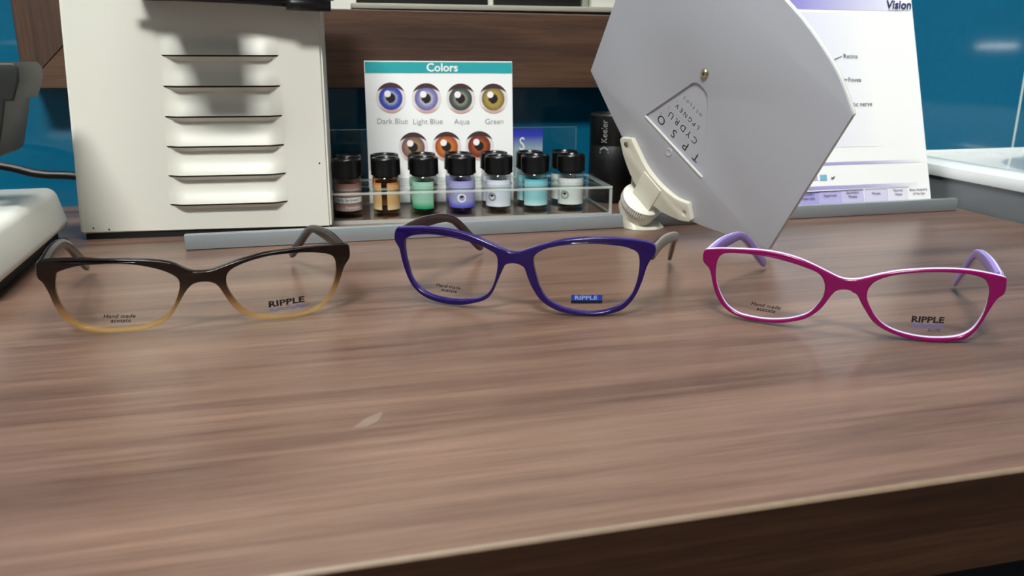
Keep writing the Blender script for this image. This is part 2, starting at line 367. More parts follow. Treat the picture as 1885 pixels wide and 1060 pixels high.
# ------------------------------------------------------------------ lensmeter on the far left
lm = thing('lensmeter', 'white lensmeter base with dark grey measuring head, cut off at the left edge', 'lensmeter', (-0.1655, 0.472, 0), math.radians(1.5))
lb_ = box('base', (-0.16, 0.0, 0.009), (-0.002, 0.170, 0.0385), M['white'], lm, 0.006, 5)
for v_ in lb_.data.vertices:
    t_ = 1 - min(1, (v_.co.z - 0.009) / 0.0295)
    if v_.co.x > -0.05: v_.co.x += 0.006 * t_
    if v_.co.y > 0.1: v_.co.y += 0.003 * t_
box('black_foot', (-0.155, 0.004, 0.0), (-0.004, 0.166, 0.0095), M['matt_black'], lm, 0.001)
box('pillar', (-0.14, 0.10, 0.037), (-0.095, 0.15, 0.14), M['white'], lm, 0.005)
hp = [(-0.16, 0.128), (0.0095, 0.128), (0.0120, 0.1245), (0.0115, 0.118), (0.0070, 0.1065), (0.0025, 0.1065), (0.0000, 0.0960), (-0.0055, 0.0760), (-0.0085, 0.0735), (-0.022, 0.0735), (-0.026, 0.079), (-0.026, 0.10), (-0.16, 0.10)]
hm = plate('measuring_head', [hp], 0.055, 0.0015)
o = link('measuring_head', hm, M['gunmetal'], lm); o.matrix_local = Matrix.Translation((0.0005, 0.095, -0.003)) @ Matrix.Rotation(math.pi / 2, 4, 'X')
box('stop_block', (-0.0095, 0.0655, 0.101), (-0.001, 0.0712, 0.1125), M['matt_black'], lm, 0.001)
tag(link('power_cable', tube('power_cable', catmull([(-0.60, 0.70, 0.0034), (-0.42, 0.70, 0.03), (-0.30, 0.715, 0.050), (-0.235, 0.72, 0.0455), (-0.205, 0.7215, 0.0375), (-0.178, 0.723, 0.0345), (-0.14, 0.730, 0.025), (-0.09, 0.735, 0.0034), (-0.02, 0.735, 0.0034)], 8, False), 0.0033), M['black']),
    'black cable running behind the white case at the left', 'cable')

# ------------------------------------------------------------------ acrylic rack
RA = math.radians(-4.0)
rk = thing('vial_rack', 'clear acrylic rack holding two rows of black-capped vials', 'rack', (0.0346, 0.680, 0), RA)
def rloc(x, y): return (0.0346 + x * math.cos(RA) - y * math.sin(RA), 0.680 + x * math.sin(RA) + y * math.cos(RA))
SP, RO = 0.0315, 0.0255
def circle(cx, cy, r, n=28): return [(cx + r * math.cos(2 * math.pi * k / n), cy + r * math.sin(2 * math.pi * k / n)) for k in range(n)]
rx0, rx1, ry0, ry1 = -0.0140, 0.2165, -0.0330, 0.0405
def two_mats(me, test):
    me.materials.append(M['acrylic']); me.materials.append(M['acrylic_edge'])
    for p in me.polygons: p.material_index = 1 if test(p.normal) else 0
tp = plate('top_shelf', [[(rx0, ry0), (rx1, ry0), (rx1, ry1), (rx0, ry1)]] + [circle(i * SP, j * RO, 0.01135) for i in range(7) for j in range(2)], 0.0022, 0.0003, 1)
two_mats(tp, lambda n: abs(n.z) < 0.6)
link('top_shelf', tp, None, rk, (0, 0, 0.0240))
def acr(name, lo, hi, axis):
    me = boxme(name, lo, hi); two_mats(me, lambda n: abs(n[axis]) < 0.6); return link(name, me, None, rk)
acr('base_shelf', (rx0, ry0, 0.0), (rx1, 0.049, 0.0030), 2)
acr('end_wall', (rx1 - 0.0026, ry0, 0.003), (rx1, ry1, 0.0226), 0)
acr('end_wall', (rx0, ry0, 0.003), (rx0 + 0.0026, ry1, 0.0226), 0)
acr('back_panel', (rx0, 0.049, 0.0), (0.206, 0.0514, 0.0665), 1)
# printed strip on the back panel, blue fading to grey, white letter
def grad(name, stops, axis='Z', a=0.0, b=1.0, rough=0.5):
    m = bpy.data.materials.new(name); m.use_nodes = True; nt = m.node_tree; bs_ = nt.nodes['Principled BSDF']; bs_.inputs['Roughness'].default_value = rough
    tc = nt.nodes.new('ShaderNodeTexCoord'); sx = nt.nodes.new('ShaderNodeSeparateXYZ'); nt.links.new(tc.outputs['Object'], sx.inputs[0])
    nt.links.new(ramp(nt, maprange(nt, sx.outputs[axis], a, b), stops), bs_.inputs['Base Color']); return m
strip = link('printed_strip', mesh('printed_strip', [(0.031, 0, 0.012), (0.1745, 0, 0.012), (0.1745, 0, 0.0655), (0.031, 0, 0.0655)], [(0, 1, 2, 3)]),
     grad('blue_fade_print', [(0.0, srgb(150, 165, 170)), (0.66, srgb(150, 172, 180)), (0.88, srgb(44, 60, 170)), (1.0, srgb(36, 44, 165))], 'Z', 0.012, 0.0655), rk, (0, 0.0488, 0))
sm = textme('lettering', 'S', 0.0165, 0.0, 0, 0.75)
o = link('lettering', sm, M['whiteink'], strip, (0.1555, -0.0003, 0.0515)); o.rotation_euler = (math.pi / 2, 0, 0)

# ------------------------------------------------------------------ vials
VB, VH = 0.0108, 0.0295
cap_prof = [(0.0, 0.0436), (0.0090, 0.0436), (0.0096, 0.0449), (0.0109, 0.0451), (0.0117, 0.0444), (0.0119, 0.0434), (0.0119, 0.0330), (0.0120, 0.0322), (0.0120, 0.0312), (0.0108, 0.0310), (0.0, 0.0310)]
def ribbed(prof, n=72):
    me = lathe('cap', prof, n)
    for v in me.vertices:
        r = math.hypot(v.co.x, v.co.y)
        if abs(r - 0.0119) < 1e-5 and v.co.z < 0.0435:
            k = round(math.atan2(v.co.y, v.co.x) / (2 * math.pi) * n)
            if k % 2: v.co.x *= 0.983; v.co.y *= 0.983
    return me
cap_me = ribbed(cap_prof)
bot_me = lathe('bottle', [(0.0, 0.0), (0.0098, 0.0), (VB, 0.0012), (VB, 0.0282), (0.0106, 0.0290), (0.0100, 0.0296), (0.0098, 0.0312)], 40)
ring_me = lathe('neck_ring', [(0.0092, 0.0296), (0.0102, 0.0297), (0.0105, 0.0304), (0.0104, 0.0311), (0.0092, 0.0311)], 32)
fluid_me = lathe('fluid', [(0.0, 0.0011), (0.0094, 0.0011), (0.0099, 0.002), (0.0099, 0.0235), (0.0, 0.0235)], 32)
def arcme(name, r, a0, a1, z0, z1, n=36):
    v = []; f = []
    for i in range(n + 1):
        a = math.radians(a0 + (a1 - a0) * i / n)
        v += [(r * math.cos(a), r * math.sin(a), z0), (r * math.cos(a), r * math.sin(a), z1)]
    for i in range(n): f.append((2 * i, 2 * i + 2, 2 * i + 3, 2 * i + 1))
    return mesh(name, v, f, True)
def wraptext(name, s, size, r, adeg, z, bold=0.0, xs=1.0, shear=0.0):
    me = textme(name, s, size, bold, shear, xs)
    for v in me.vertices:
        a = math.radians(adeg) + v.co.x / r; v.co = (r * math.cos(a), r * math.sin(a), z + v.co.y)
    return me
LAB = {  # bottom, middle, top colours of the printed label, fluid tint, arcs in degrees (front is -90)
 'brown': ((186, 162, 156), (150, 112, 104), (126, 84, 72), (0.80, 0.66, 0.62, 1), [(-195, 15)]),  # bottom tone has a whitish highlight painted into the label
 'orange': ((222, 196, 150), (206, 168, 112), (192, 112, 44), (0.92, 0.80, 0.62, 1), [(-88, 20), (-205, -112), (35, 145)]),
 'green': ((20, 158, 104), (150, 200, 178), (146, 196, 174), (0.80, 0.92, 0.86, 1), [(-165, -55)]),
 'violet': ((92, 92, 214), (166, 166, 218), (150, 150, 212), (0.82, 0.82, 0.97, 1), [(-190, 10)]),
 'white': ((226, 232, 242), (212, 220, 232), (206, 214, 226), (0.92, 0.95, 0.97, 1), [(-190, -30)]),
 'aqua': ((196, 230, 232), (140, 204, 210), (70, 176, 196), (0.80, 0.94, 0.96, 1), [(-160, 0)]),
 'grey-white': ((222, 228, 226), (208, 216, 214), (200, 208, 206), (0.93, 0.95, 0.95, 1), [(-190, -25)]),
}
order = ['brown', 'orange', 'green', 'violet', 'white', 'aqua', 'grey-white']
labm = {}; flum = {}
for k, (b, m_, t, fl_, arcs) in LAB.items():
    labm[k] = grad('label_' + k, [(0.0, srgb(*b)), (1.0, srgb(*t)), (0.26, srgb(*m_)), (0.06, srgb(*b)), (0.8, srgb(*m_))], 'Z', 0.003, 0.0255, 0.5)
    flum[k] = clear('fluid_' + k, fl_, 1.2, 0.4)
names = ['brown', 'orange', 'green', 'violet', 'pale blue-white', 'aqua', 'grey-white']
where = ['beside the white case', 'second from left', 'third from left', 'in the middle', 'third from right', 'second from right', 'at the right end']
for j in range(2):
    for i, k in enumerate(order):
        x, y = rloc(i * SP, j * RO)
        lab = ('black-capped vial with %s label, front row, %s' if j == 0 else 'black-capped vial hidden behind the front %s vial, rear row, %s') % (names[i], where[i])
        v = thing('vial', lab, 'vial', (x, y, 0.0031), random.uniform(-0.12, 0.12) if j == 0 else random.uniform(-0.4, 0.4), '%s row vials in the acrylic rack' % ('front' if j == 0 else 'rear'))
        link('bottle', bot_me, M['glass'], v); link('cap', cap_me, M['cap'], v); link('neck_ring', ring_me, M['cap'], v)
        link('fluid', fluid_me, flum[k], v)
        for a0, a1 in LAB[k][4]:
            lb = link('label', arcme('label', VB + 0.00015, a0, a1, 0.0032, 0.0255), labm[k], v)
        if j == 0 and k == 'brown':
            link('name_strip', arcme('name_strip', VB + 0.0003, -178, -10, 0.0098, 0.0142), M['whiteink'], lb)
            link('lettering', wraptext('lettering', 'dark brown', 0.0042, VB + 0.00045, -96, 0.0122, 0.0), M['ink'], lb)
            link('lettering', wraptext('lettering', 'disposable', 0.0032, VB + 0.00035, -70, 0.0062, 0.0), M['whiteink'], lb)
        if j == 0 and k in ('violet', 'white', 'grey-white'):
            a = {'violet': -97, 'white': -128, 'grey-white': -140}[k]
            eye = wraptext('eye_mark', 'o', 0.0160, VB + 0.0004, a, 0.0128)
            link('eye_mark', eye, M['whiteink'] if k == 'violet' else M['greyink'], lb)
            eb = mesh('eye_pupil', [(VB * 1.045 * math.cos(math.radians(a) + dx / VB), VB * 1.045 * math.sin(math.radians(a) + dx / VB), 0.0125 + dz) for dx, dz in ((-0.0018, 0), (-0.0009, -0.0009), (0.0006, -0.0008), (0.0018, 0.0004), (0.0008, 0.0011), (-0.0008, 0.0010))], [(0, 1, 2, 3, 4, 5)])
            link('eye_pupil', eb, M['ink'], lb)

# ------------------------------------------------------------------ eye colour card
cx, cy = rloc(0.0820, 0.0392)
cdy = RA
cd = thing('color_card', 'white card printed with seven coloured eyes under a teal heading, behind the vials', 'card', (cx, cy, 0.0032))
cd.rotation_euler = (math.radians(-6.0), math.radians(0.2), cdy)
CW, CH = 0.1285, 0.1215
box('card_sheet', (-CW / 2, 0, 0), (CW / 2, 0.0009, CH), M['paper'], cd)
def flat(name, me, mat, parent, x, y, z):
    o = link(name, me, mat, parent, (x, y, z)); o.rotation_euler = (math.pi / 2, 0, 0); return o
flat('heading_band', mesh('heading_band', [(-CW / 2 + .0006, -0.0046, 0), (CW / 2 - .0002, -0.0046, 0), (CW / 2 - .0002, 0.0046, 0), (-CW / 2 + .0006, 0.0046, 0)], [(0, 1, 2, 3)]), M['tealink'], cd, 0, -0.0002, CH - 0.0056)
flat('heading', textme('heading', 'Colors', 0.0098, 0.00022), M['whiteink'], cd, 0.0025, -0.0004, CH - 0.0058)
def eye_mat(name, inner, outer, ring):
    m = bpy.data.materials.new(name); m.use_nodes = True; nt = m.node_tree; L = nt.links; b = nt.nodes['Principled BSDF']; b.inputs['Roughness'].default_value = 0.5
    tc = nt.nodes.new('ShaderNodeTexCoord'); mp = nt.nodes.new('ShaderNodeMapping'); mp.inputs['Scale'].default_value = (1 / 0.0128,) * 3
    L.new(tc.outputs['Object'], mp.inputs['Vector'])
    def math_(op, a, c=None):
        q = nt.nodes.new('ShaderNodeMath'); q.operation = op
        for i, s in enumerate((a, c)):
            if s is None: continue
            if isinstance(s, (int, float)): q.inputs[i].default_value = s
            else: L.new(s, q.inputs[i])
        return q.outputs[0]
    sx = nt.nodes.new('ShaderNodeSeparateXYZ'); L.new(mp.outputs[0], sx.inputs[0]); X, Y = sx.outputs[0], sx.outputs[1]
    def rad(dx, dy, kx=1.0, ky=1.0):
        a = math_('MULTIPLY', math_('ADD', X, dx), kx); c = math_('MULTIPLY', math_('ADD', Y, dy), ky)
        return math_('SQRT', math_('ADD', math_('MULTIPLY', a, a), math_('MULTIPLY', c, c)))
    r = rad(0.02, 0.02); th_ = math_('ARCTAN2', math_('ADD', Y, 0.02), math_('ADD', X, 0.02))
    cb = nt.nodes.new('ShaderNodeCombineXYZ'); L.new(math_('MULTIPLY', math_('SINE', th_), 7.0), cb.inputs[0]); L.new(math_('MULTIPLY', math_('COSINE', th_), 7.0), cb.inputs[1]); L.new(math_('MULTIPLY', r, 1.2), cb.inputs[2])
    nz = nt.nodes.new('ShaderNodeTexNoise'); nz.inputs['Scale'].default_value = 1.6; nz.inputs['Detail'].default_value = 3; L.new(cb.outputs[0], nz.inputs['Vector'])
    rr = math_('ADD', r, math_('MULTIPLY', math_('SUBTRACT', nz.outputs['Fac'], 0.5), 0.28))
    iris = ramp(nt, rr, [(0.30, srgb(16, 12, 12)), (0.345, inner), (0.55, outer), (0.78, ring)])
    def mix(f, a, c):
        q = nt.nodes.new('ShaderNodeMix'); q.data_type = 'RGBA'; L.new(f, q.inputs[0])
        for s, i in ((a, 6), (c, 7)):
            if isinstance(s, tuple): q.inputs[i].default_value = s
            else: L.new(s, q.inputs[i])
        return q.outputs[2]
    step = lambda v, a, c: maprange(nt, v, a, c)
    sclera = mix(step(Y, -0.5, -0.85), srgb(226, 218, 218), srgb(206, 168, 160))
    col = mix(step(r, 0.76, 0.82), iris, sclera)
    lid = math_('SUBTRACT', Y, math_('SUBTRACT', 0.66, math_('MULTIPLY', math_('MULTIPLY', X, X), 0.32)))
    col = mix(step(lid, -0.02, 0.06), col, srgb(66, 38, 40))
    col = mix(step(rad(0.22, -0.26), 0.24, 0.20), col, srgb(246, 240, 246))
    L.new(col, b.inputs['Base Color']); return m
disc = mesh('eye_print', [(0, 0, 0)] + [(0.0128 * math.cos(a), 0.0128 * math.sin(a), 0) for a in [2 * math.pi * k / 48 for k in range(48)]], [(0, k + 1, (k + 1) % 48 + 1) for k in range(48)])
eyes = [(-0.0425, 0.0905, 'Dark Blue', ((168, 172, 190), (58, 78, 178), (40, 56, 150))), (-0.0118, 0.0900, 'Light Blue', ((190, 186, 196), (130, 130, 178), (96, 98, 160))),
        (0.0182, 0.0897, 'Aqua', ((150, 146, 120), (74, 88, 88), (46, 60, 62))), (0.0472, 0.0896, 'Green', ((176, 150, 60), (160, 138, 66), (104, 92, 62))),
        (-0.0245, 0.0482, None, ((176, 128, 74), (134, 104, 90), (100, 78, 88))), (0.0048, 0.0484, None, ((196, 122, 50), (190, 100, 36), (150, 66, 26))), (0.0340, 0.0486, None, ((170, 84, 34), (136, 58, 28), (96, 36, 20)))]
for n_, (x, z, s, cols) in enumerate(eyes):
    flat('eye_print', disc.copy(), eye_mat('eye_print_%d' % n_, *[srgb(*c) for c in cols]), cd, x, -0.0003, z)
    if s: flat('caption', textme('caption', s, 0.0066, -0.00003), M['greyink'], cd, x + 0.0005, -0.0003, z - 0.0200)
flat('caption', textme('caption', 'G', 0.0066), M['greyink'], cd, -0.0262, -0.0003, 0.0285)
flat('caption', textme('caption', 'a', 0.0066), M['greyink'], cd, 0.0060, -0.0003, 0.0285)

# ------------------------------------------------------------------ black cylinder
kc = thing('handle_case', 'tall matt black cylinder with vertical white lettering, between rack and grey plate', 'cylinder', (0.2765, 0.706, 0), 0)
link('body', lathe('body', [(0, 0), (0.0210, 0), (0.0218, 0.001), (0.0218, 0.0505), (0.0214, 0.051), (0.0214, 0.0518), (0.0218, 0.0523), (0.0218, 0.0775), (0.0205, 0.079), (0.0195, 0.079), (0.0185, 0.077), (0, 0.077)], 48), P('satin_black_tube', srgb(15, 15, 16), 0.42, noise=0.1, nscale=300), kc)
me = textme('lettering', 'Keeler', 0.0082, 0.0, 0, 0.92)
for v in me.vertices:
    a = math.radians(-133) - v.co.y / 0.0218; v.co = (0.0219 * math.cos(a), 0.0219 * math.sin(a), 0.0640 + v.co.x)
link('lettering', me, M['greyink'], kc)
me = mesh('logo_mark', [], [])
bm = bmesh.new()
for pts in ([(-0.004, -0.0042), (-0.004, 0.0042), (-0.0026, 0.0042), (-0.0026, -0.0042)], [(-0.0018, -0.0036), (0.0006, 0.0002), (0.0022, -0.0002), (-0.0002, -0.0042)], [(0.0006, 0.0002), (-0.0018, 0.0038), (-0.0002, 0.0042), (0.0022, -0.0002)]):
    bm.faces.new([bm.verts.new((0.0219 * math.cos(math.radians(-133) - y / 0.0218), 0.0219 * math.sin(math.radians(-133) - y / 0.0218), 0.0490 + x)) for x, y in pts])
link('logo_mark', from_bm('logo_mark', bm), M['greyink'], kc)

# ------------------------------------------------------------------ near chart on its rod
nc = thing('near_chart', 'grey near-vision letter plate clamped by a white joint to a long silver rod', 'near chart', (0.25, 0.5855, 0))
B0 = Vector((0.25, 0.5855, 0))
rod = box('rod', (-0.332, -0.0026, 0.0003), (0.2995, 0.0026, 0.0110), M['alu'], nc, 0.0009, 2)
S = Vector((0.26337, 0.51112, 0.11855)); E1 = Vector((-0.4051, 0.67715, 0.61429)); E2 = Vector((-0.11879, 0.62721, -0.76974)); NN = Vector((-0.90652, -0.3848, -0.17365))
MP = Matrix.Translation(-B0) @ frame_mat(S, E1, E2, NN)
def onplate(name, me, mat, parent, x, y, z, rot=0.0):
    o = link(name, me, mat, parent); o.matrix_local = (MP if parent is nc else Matrix.Identity(4)) @ Matrix.Translation((x, y, z)) @ Matrix.Rotation(rot, 4, 'Z'); return o
mm = lambda L: [(a / 1000, b / 1000) for a, b in L]
top_arc = catmull([(87.5, 70.5), (68, 78.5), (45, 87.5), (20, 96), (-5, 99.8), (-30, 99.5), (-51, 96), (-80.6, 78.8), (-109.5, 61)], 4, False)
far_arc = catmull([(-96.5, -50), (-84.5, -56.8), (-69.5, -63.5), (-45, -69.8), (-21, -72.8), (2.6, -72.6), (41, -68), (70, -61), (96.5, -49)], 4, False)
outline = [(p[0] / 1000, p[1] / 1000) for p in [(87.5, 70.5)] + [tuple(q) for q in [Vector((a[0], a[1])) for a in top_arc[1:]]] + [(-104.5, 20)] + [(a[0], a[1]) for a in far_arc] + [(92.8, 10)]]
win = mm([(25.3, 60.5), (-39.9, 60.5), (-12.5, 14.5), (-9.5, 11), (-5, 9.2), (1, 9.6), (4.5, 12.2)])
pme = plate('face_plate', [outline, win], 0.0016, 0.0005)
face = onplate('face_plate', pme, M['greyplate'], nc, 0, 0, -0.0008)
bme = plate('back_shell', [outline], 0.0030, 0.0012)
onplate('back_shell', bme, M['white'], nc, 0, 0, -0.0030)
# window floor with bevelled ledge at the bracket side, then the letters
onplate('window_floor', plate('window_floor', [mm([(25.6, 60.8), (-40.2, 60.8), (-12.7, 14.3), (-9.6, 10.7), (-5, 8.9), (1.2, 9.3), (4.8, 12.0)])], 0.0002), M['greyplate'], nc, 0, 0, -0.0014)
wl = onplate('window_ledge', plate('window_ledge', [mm([(25.0, 60.4), (-39.6, 60.4), (-39.6, 61.8), (25.0, 61.8)])], 0.0008, 0.0002), M['white'], nc, 0, 0, 0.0001)
rows = [('TPSO', [-26.9, -15.2, -2.1, 12.3], 53.6, 9.0), ('CYDRU', [-18.8, -12.3, -6.1, 0.5, 7.2], 44.5, 6.6), ('LPGNEV', [-15.9, -11.8, -7.4, -2.4, 2.1, 6.5], 35.2, 4.7), ('HSYLOS', [-12.3, -8.8, -5.3, -2.0, 1.2, 4.9], 26.1, 3.2)]
for s, xs, y, sz in rows:
    for ch, x in zip(s, xs): onplate('letter', textme('letter', ch, sz / 1000 * 1.05, 0.0), M['ink'], nc, x / 1000, y / 1000, -0.00120)
for ch, x, y in (('8', 15.2, 49.8), ('6', 12.1, 41.6), ('5', 8.5, 32.6)): onplate('row_mark', textme('row_mark', ch, 0.0024), M['greyink'], nc, x / 1000, y / 1000, -0.00120)
sc_ = onplate('pivot_screw', lathe('pivot_screw', [(0, 0.0006), (0.0010, 0.0006), (0.0012, 0.0018), (0.0024, 0.0018), (0.0031, 0.0010), (0.0033, 0.0), (0.0033, -0.001)], 24), M['brass'], nc, 0, 0, 0.0)
onplate('index_dimple', lathe('index_dimple', [(0, 0.0002), (0.0016, 0.0002), (0.0026, 0.0006), (0.003, 0.0)], 20), M['greyplate'], nc, -0.0069, 0.0675, 0.0)
# arc bracket
inner = catmull([(23.9, 81.9), (12.9, 86.2), (2.1, 90.1), (-9.5, 91.6), (-20.3, 91.2), (-33.2, 88.6), (-43.6, 83.0)], 4, False)
outer_b = [(-52.5, 91.2), (-52.3, 94.1), (-45.9, 99.6), (-36, 105.0), (-28.8, 108.2), (-18, 110.5), (1.4, 109.4), (10, 106.6), (17, 102.8), (24, 98.6), (32.5, 91.0), (32.3, 88.8)]
bl = mm([(a[0], a[1]) for a in inner] + outer_b)
bk = onplate('bracket', plate('bracket', [bl, circle(0.0255, 0.0900, 0.0021, 16), circle(-0.0454, 0.0919, 0.0021, 16)], 0.0042, 0.0004), M['ivory'], nc, 0, 0, 0.0021)
onplate('screw', lathe('screw', [(0, 0.0005), (0.0008, 0.0005), (0.0009, 0.001), (0.0021, 0.0008), (0.0021, -0.001)], 16), M['steel'], bk, 0.0255, 0.0900, 0.0012)
onplate('screw', lathe('screw', [(0, 0.0005), (0.0008, 0.0005), (0.0009, 0.001), (0.0021, 0.0008), (0.0021, -0.001)], 16), M['ivory'], bk, -0.0454, 0.0919, 0.0004)
nk = onplate('neck', plate('neck', [mm([(0.4, 93.4), (-20.2, 94.0), (-20.4, 119.5), (-0.1, 119.5)])], 0.0100, 0.0004), M['ivory'], nc, 0, 0, 0.0000)
onplate('rib', plate('rib', [mm([(17, 102), (0, 98), (0, 119), (9, 119)])], 0.003, 0.0005), M['ivory'], nc, 0, 0, -0.0040)
# knurled dial: axis lies along E2 (away from the plate centre), under the neck
kn = []
N = 60
for r, z in [(0, 0.0), (0.0155, 0.0), (0.0164, 0.0007), (0.0167, 0.0016), (0.0167, 0.0056), (0.0160, 0.0066), (0.0, 0.0066)]:
    kn.append((r, -z))
kme = lathe('knurled_dial', kn, N * 2)
for v in kme.vertices:
    r = math.hypot(v.co.x, v.co.y)
    if r > 0.0166:
        k = round(math.atan2(v.co.y, v.co.x) / (2 * math.pi) * N * 2)
        if k % 2: v.co.x *= 0.945; v.co.y *= 0.945
for p_ in kme.polygons:
    if abs(p_.normal.z) < 0.6: p_.use_smooth = False
dial = link('knurled_dial', kme, M['white'], nc)
DP = S + E1 * (-0.0085) + E2 * 0.1165 + NN * 0.0
dial.matrix_local = Matrix.Translation(-B0) @ frame_mat(DP, E1, NN, -E2) if E1.cross(NN).dot(-E2) > 0 else Matrix.Translation(-B0) @ frame_mat(DP, -E1, NN, -E2)
# clamp body below the dial, wrapping the rod
ax = E2
bm = bmesh.new(); rings = []
for k, (t, rx, ry) in enumerate([(0.0060, 0.0150, 0.0150), (0.010, 0.0152, 0.0150), (0.015, 0.0156, 0.0140)]):
    c0 = DP + E2 * t
    rings.append([bm.verts.new(c0 - B0 + E1 * (rx * math.cos(a)) + NN * (ry * math.sin(a))) for a in [2 * math.pi * j / 28 for j in range(28)]])
rings.append([bm.verts.new(Vector((0.0060 + 0.0165 * math.cos(-2 * math.pi * j / 28 + 2.2), -0.002 + 0.0130 * math.sin(-2 * math.pi * j / 28 + 2.2), 0.0002))) for j in range(28)])
best = 0; bd = 1e9
for s_ in range(28):
    for d_ in (1, -1):
        e_ = sum((rings[2][j].co - rings[3][(d_ * j + s_) % 28].co).length for j in range(28))
        if e_ < bd: bd = e_; best = (s_, d_)
rings[3] = [rings[3][(best[1] * j + best[0]) % 28] for j in range(28)]
for v in rings[2]: v.co.z = max(v.co.z, 0.0012)
for a, b in zip(rings, rings[1:]):
    for j in range(28): bm.faces.new((a[j], a[(j + 1) % 28], b[(j + 1) % 28], b[j]))
bm.faces.new(rings[0]); bm.faces.new(rings[-1])
link('clamp', from_bm('clamp', bm, True), M['ivory'], nc)

# ------------------------------------------------------------------ flip chart
fcl = math.radians(-19)
fc = thing('flip_chart', 'white and violet eye anatomy flip chart standing behind the silver rod', 'flip chart', (0.0, 0.612, 0.0)); fc.rotation_euler = (fcl, 0, 0)
PX0, PX1, PH = 0.292, 0.5487, 0.236
# sheet with a gentle curl towards the top right corner
def sheet(name, x0, x1, z0, z1, y, th_, mat, parent, curl=0.0):
    v = []; f = []; nx, nz = 10, 14
    for s_ in (0, th_):
        for j in range(nz + 1):
            for i in range(nx + 1):
                u, t = i / nx, j / nz
                v.append((x0 + (x1 - x0 + 0.0035 * t * (curl > 0)) * u, y + s_ + curl * (u ** 3) * math.sin(t * 2.6), z0 + (z1 - z0) * t))
    n_ = (nx + 1) * (nz + 1)
    for j in range(nz):
        for i in range(nx):
            a = j * (nx + 1) + i; f.append((a, a + 1, a + nx + 2, a + nx + 1)); f.append((a + n_, a + n_ + nx + 1, a + n_ + nx + 2, a + n_ + 1))
    me = mesh(name, v, f, True); return link(name, me, mat, parent)
box('backing_board', (PX0, 0.0045, 0.0048), (PX1 - 0.003, 0.0075, PH), M['matt_black'], fc, 0.0004)
sheet('page', PX0, PX1, 0.0012, PH, 0.0, 0.0006, M['paper'], fc)
def fflat(name, x0, x1, z0, z1, mat, y=-0.0002): return link(name, mesh(name, [(x0, y, z0), (x1, y, z0), (x1, y, z1), (x0, y, z1)], [(0, 1, 2, 3)]), mat, fc)
hdr = grad('violet_header_fade', [(0.0, srgb(92, 84, 190)), (1.0, srgb(240, 240, 246)), (0.55, srgb(150, 146, 212)), (0.9, srgb(226, 226, 242))], 'X', PX0, PX1)
fflat('header_band', PX0, PX1 - 0.012, 0.1785, PH, hdr)
fade = grad('violet_page_fade', [(0.0, srgb(196, 196, 236)), (1.0, srgb(240, 242, 242))], 'X', 0.36, 0.50)
fflat('tinted_panel', PX0, 0.50, 0.055, 0.176, fade)
linef = grad('violet_rule_fade', [(0.0, srgb(150, 144, 206)), (1.0, srgb(238, 238, 242)), (0.6, srgb(176, 172, 214))], 'X', 0.40, 0.54)
fflat('rule', PX0, 0.541, 0.0395, 0.0420, linef, -0.0003)
fflat('footer_band', PX0, 0.536, 0.0182, 0.0212, linef, -0.0003)
def ftext(name, s, size, x, z, mat, bold=0.0, align='CENTER', xs=1.0, shear=0.0):
    o = link(name, textme(name, s, size, bold, shear, xs, align), mat, fc, (x, -0.0008, z)); o.rotation_euler = (math.pi / 2, 0, 0); return o
dk = P('dark_text_ink', srgb(60, 60, 68), 0.7, noise=0.05)
ftext('caption', 'Retina', 0.0058, 0.4785, 0.1362, dk); ftext('caption', 'Fovea', 0.0056, 0.4805, 0.1150, dk); ftext('caption', 'Optic nerve', 0.0056, 0.4825, 0.0930, dk)
def ln(p, q, wd=0.0006):
    d = Vector((q[0] - p[0], q[1] - p[1])).normalized() * wd / 2; n_ = Vector((-d.y, d.x))
    link('pointer_line', mesh('pointer_line', [(p[0] + n_.x, -0.0008, p[1] + n_.y), (q[0] + n_.x, -0.0008, q[1] + n_.y), (q[0] - n_.x, -0.0008, q[1] - n_.y), (p[0] - n_.x, -0.0008, p[1] - n_.y)], [(0, 1, 2, 3)]), dk, fc)
ln((0.445, 0.1270), (0.4695, 0.1362)); ln((0.435, 0.1155), (0.4730, 0.1152)); ln((0.445, 0.0935), (0.4680, 0.0932))
ftext('logo', 'Vision', 0.0108, 0.5335, 0.1835, M['navyink'], 0.0003, shear=0.25)
fflat('logo_rule', 0.522, 0.5445, 0.1786, 0.1790, M['greyink'], -0.0008)
fflat('thumbnail', 0.4365, 0.4435, 0.0262, 0.0312, P('sky_blue_ink', srgb(120, 180, 206), 0.6, noise=0.1), -0.0004)
fflat('thumbnail', 0.424, 0.434, 0.0265, 0.0305, M['paleviolet'], -0.0004)
ln((0.4475, 0.0282), (0.4490, 0.0275), 0.0014); ln((0.4490, 0.0275), (0.4510, 0.0292), 0.0010)
tabs = [('Basic Anatomy\nof the Eye', 0.5353, 0.0), ('Normal\nVision', 0.5140, 0.16), ('Myopia', 0.4910, 0.30), ('Secondary\nMyopia', 0.4671, 0.45), ('Hyperopia', 0.4445, 0.60), ('Secondary\nHyperopia', 0.4225, 0.75), ('', 0.4000, 0.9), ('', 0.378, 1.0)]
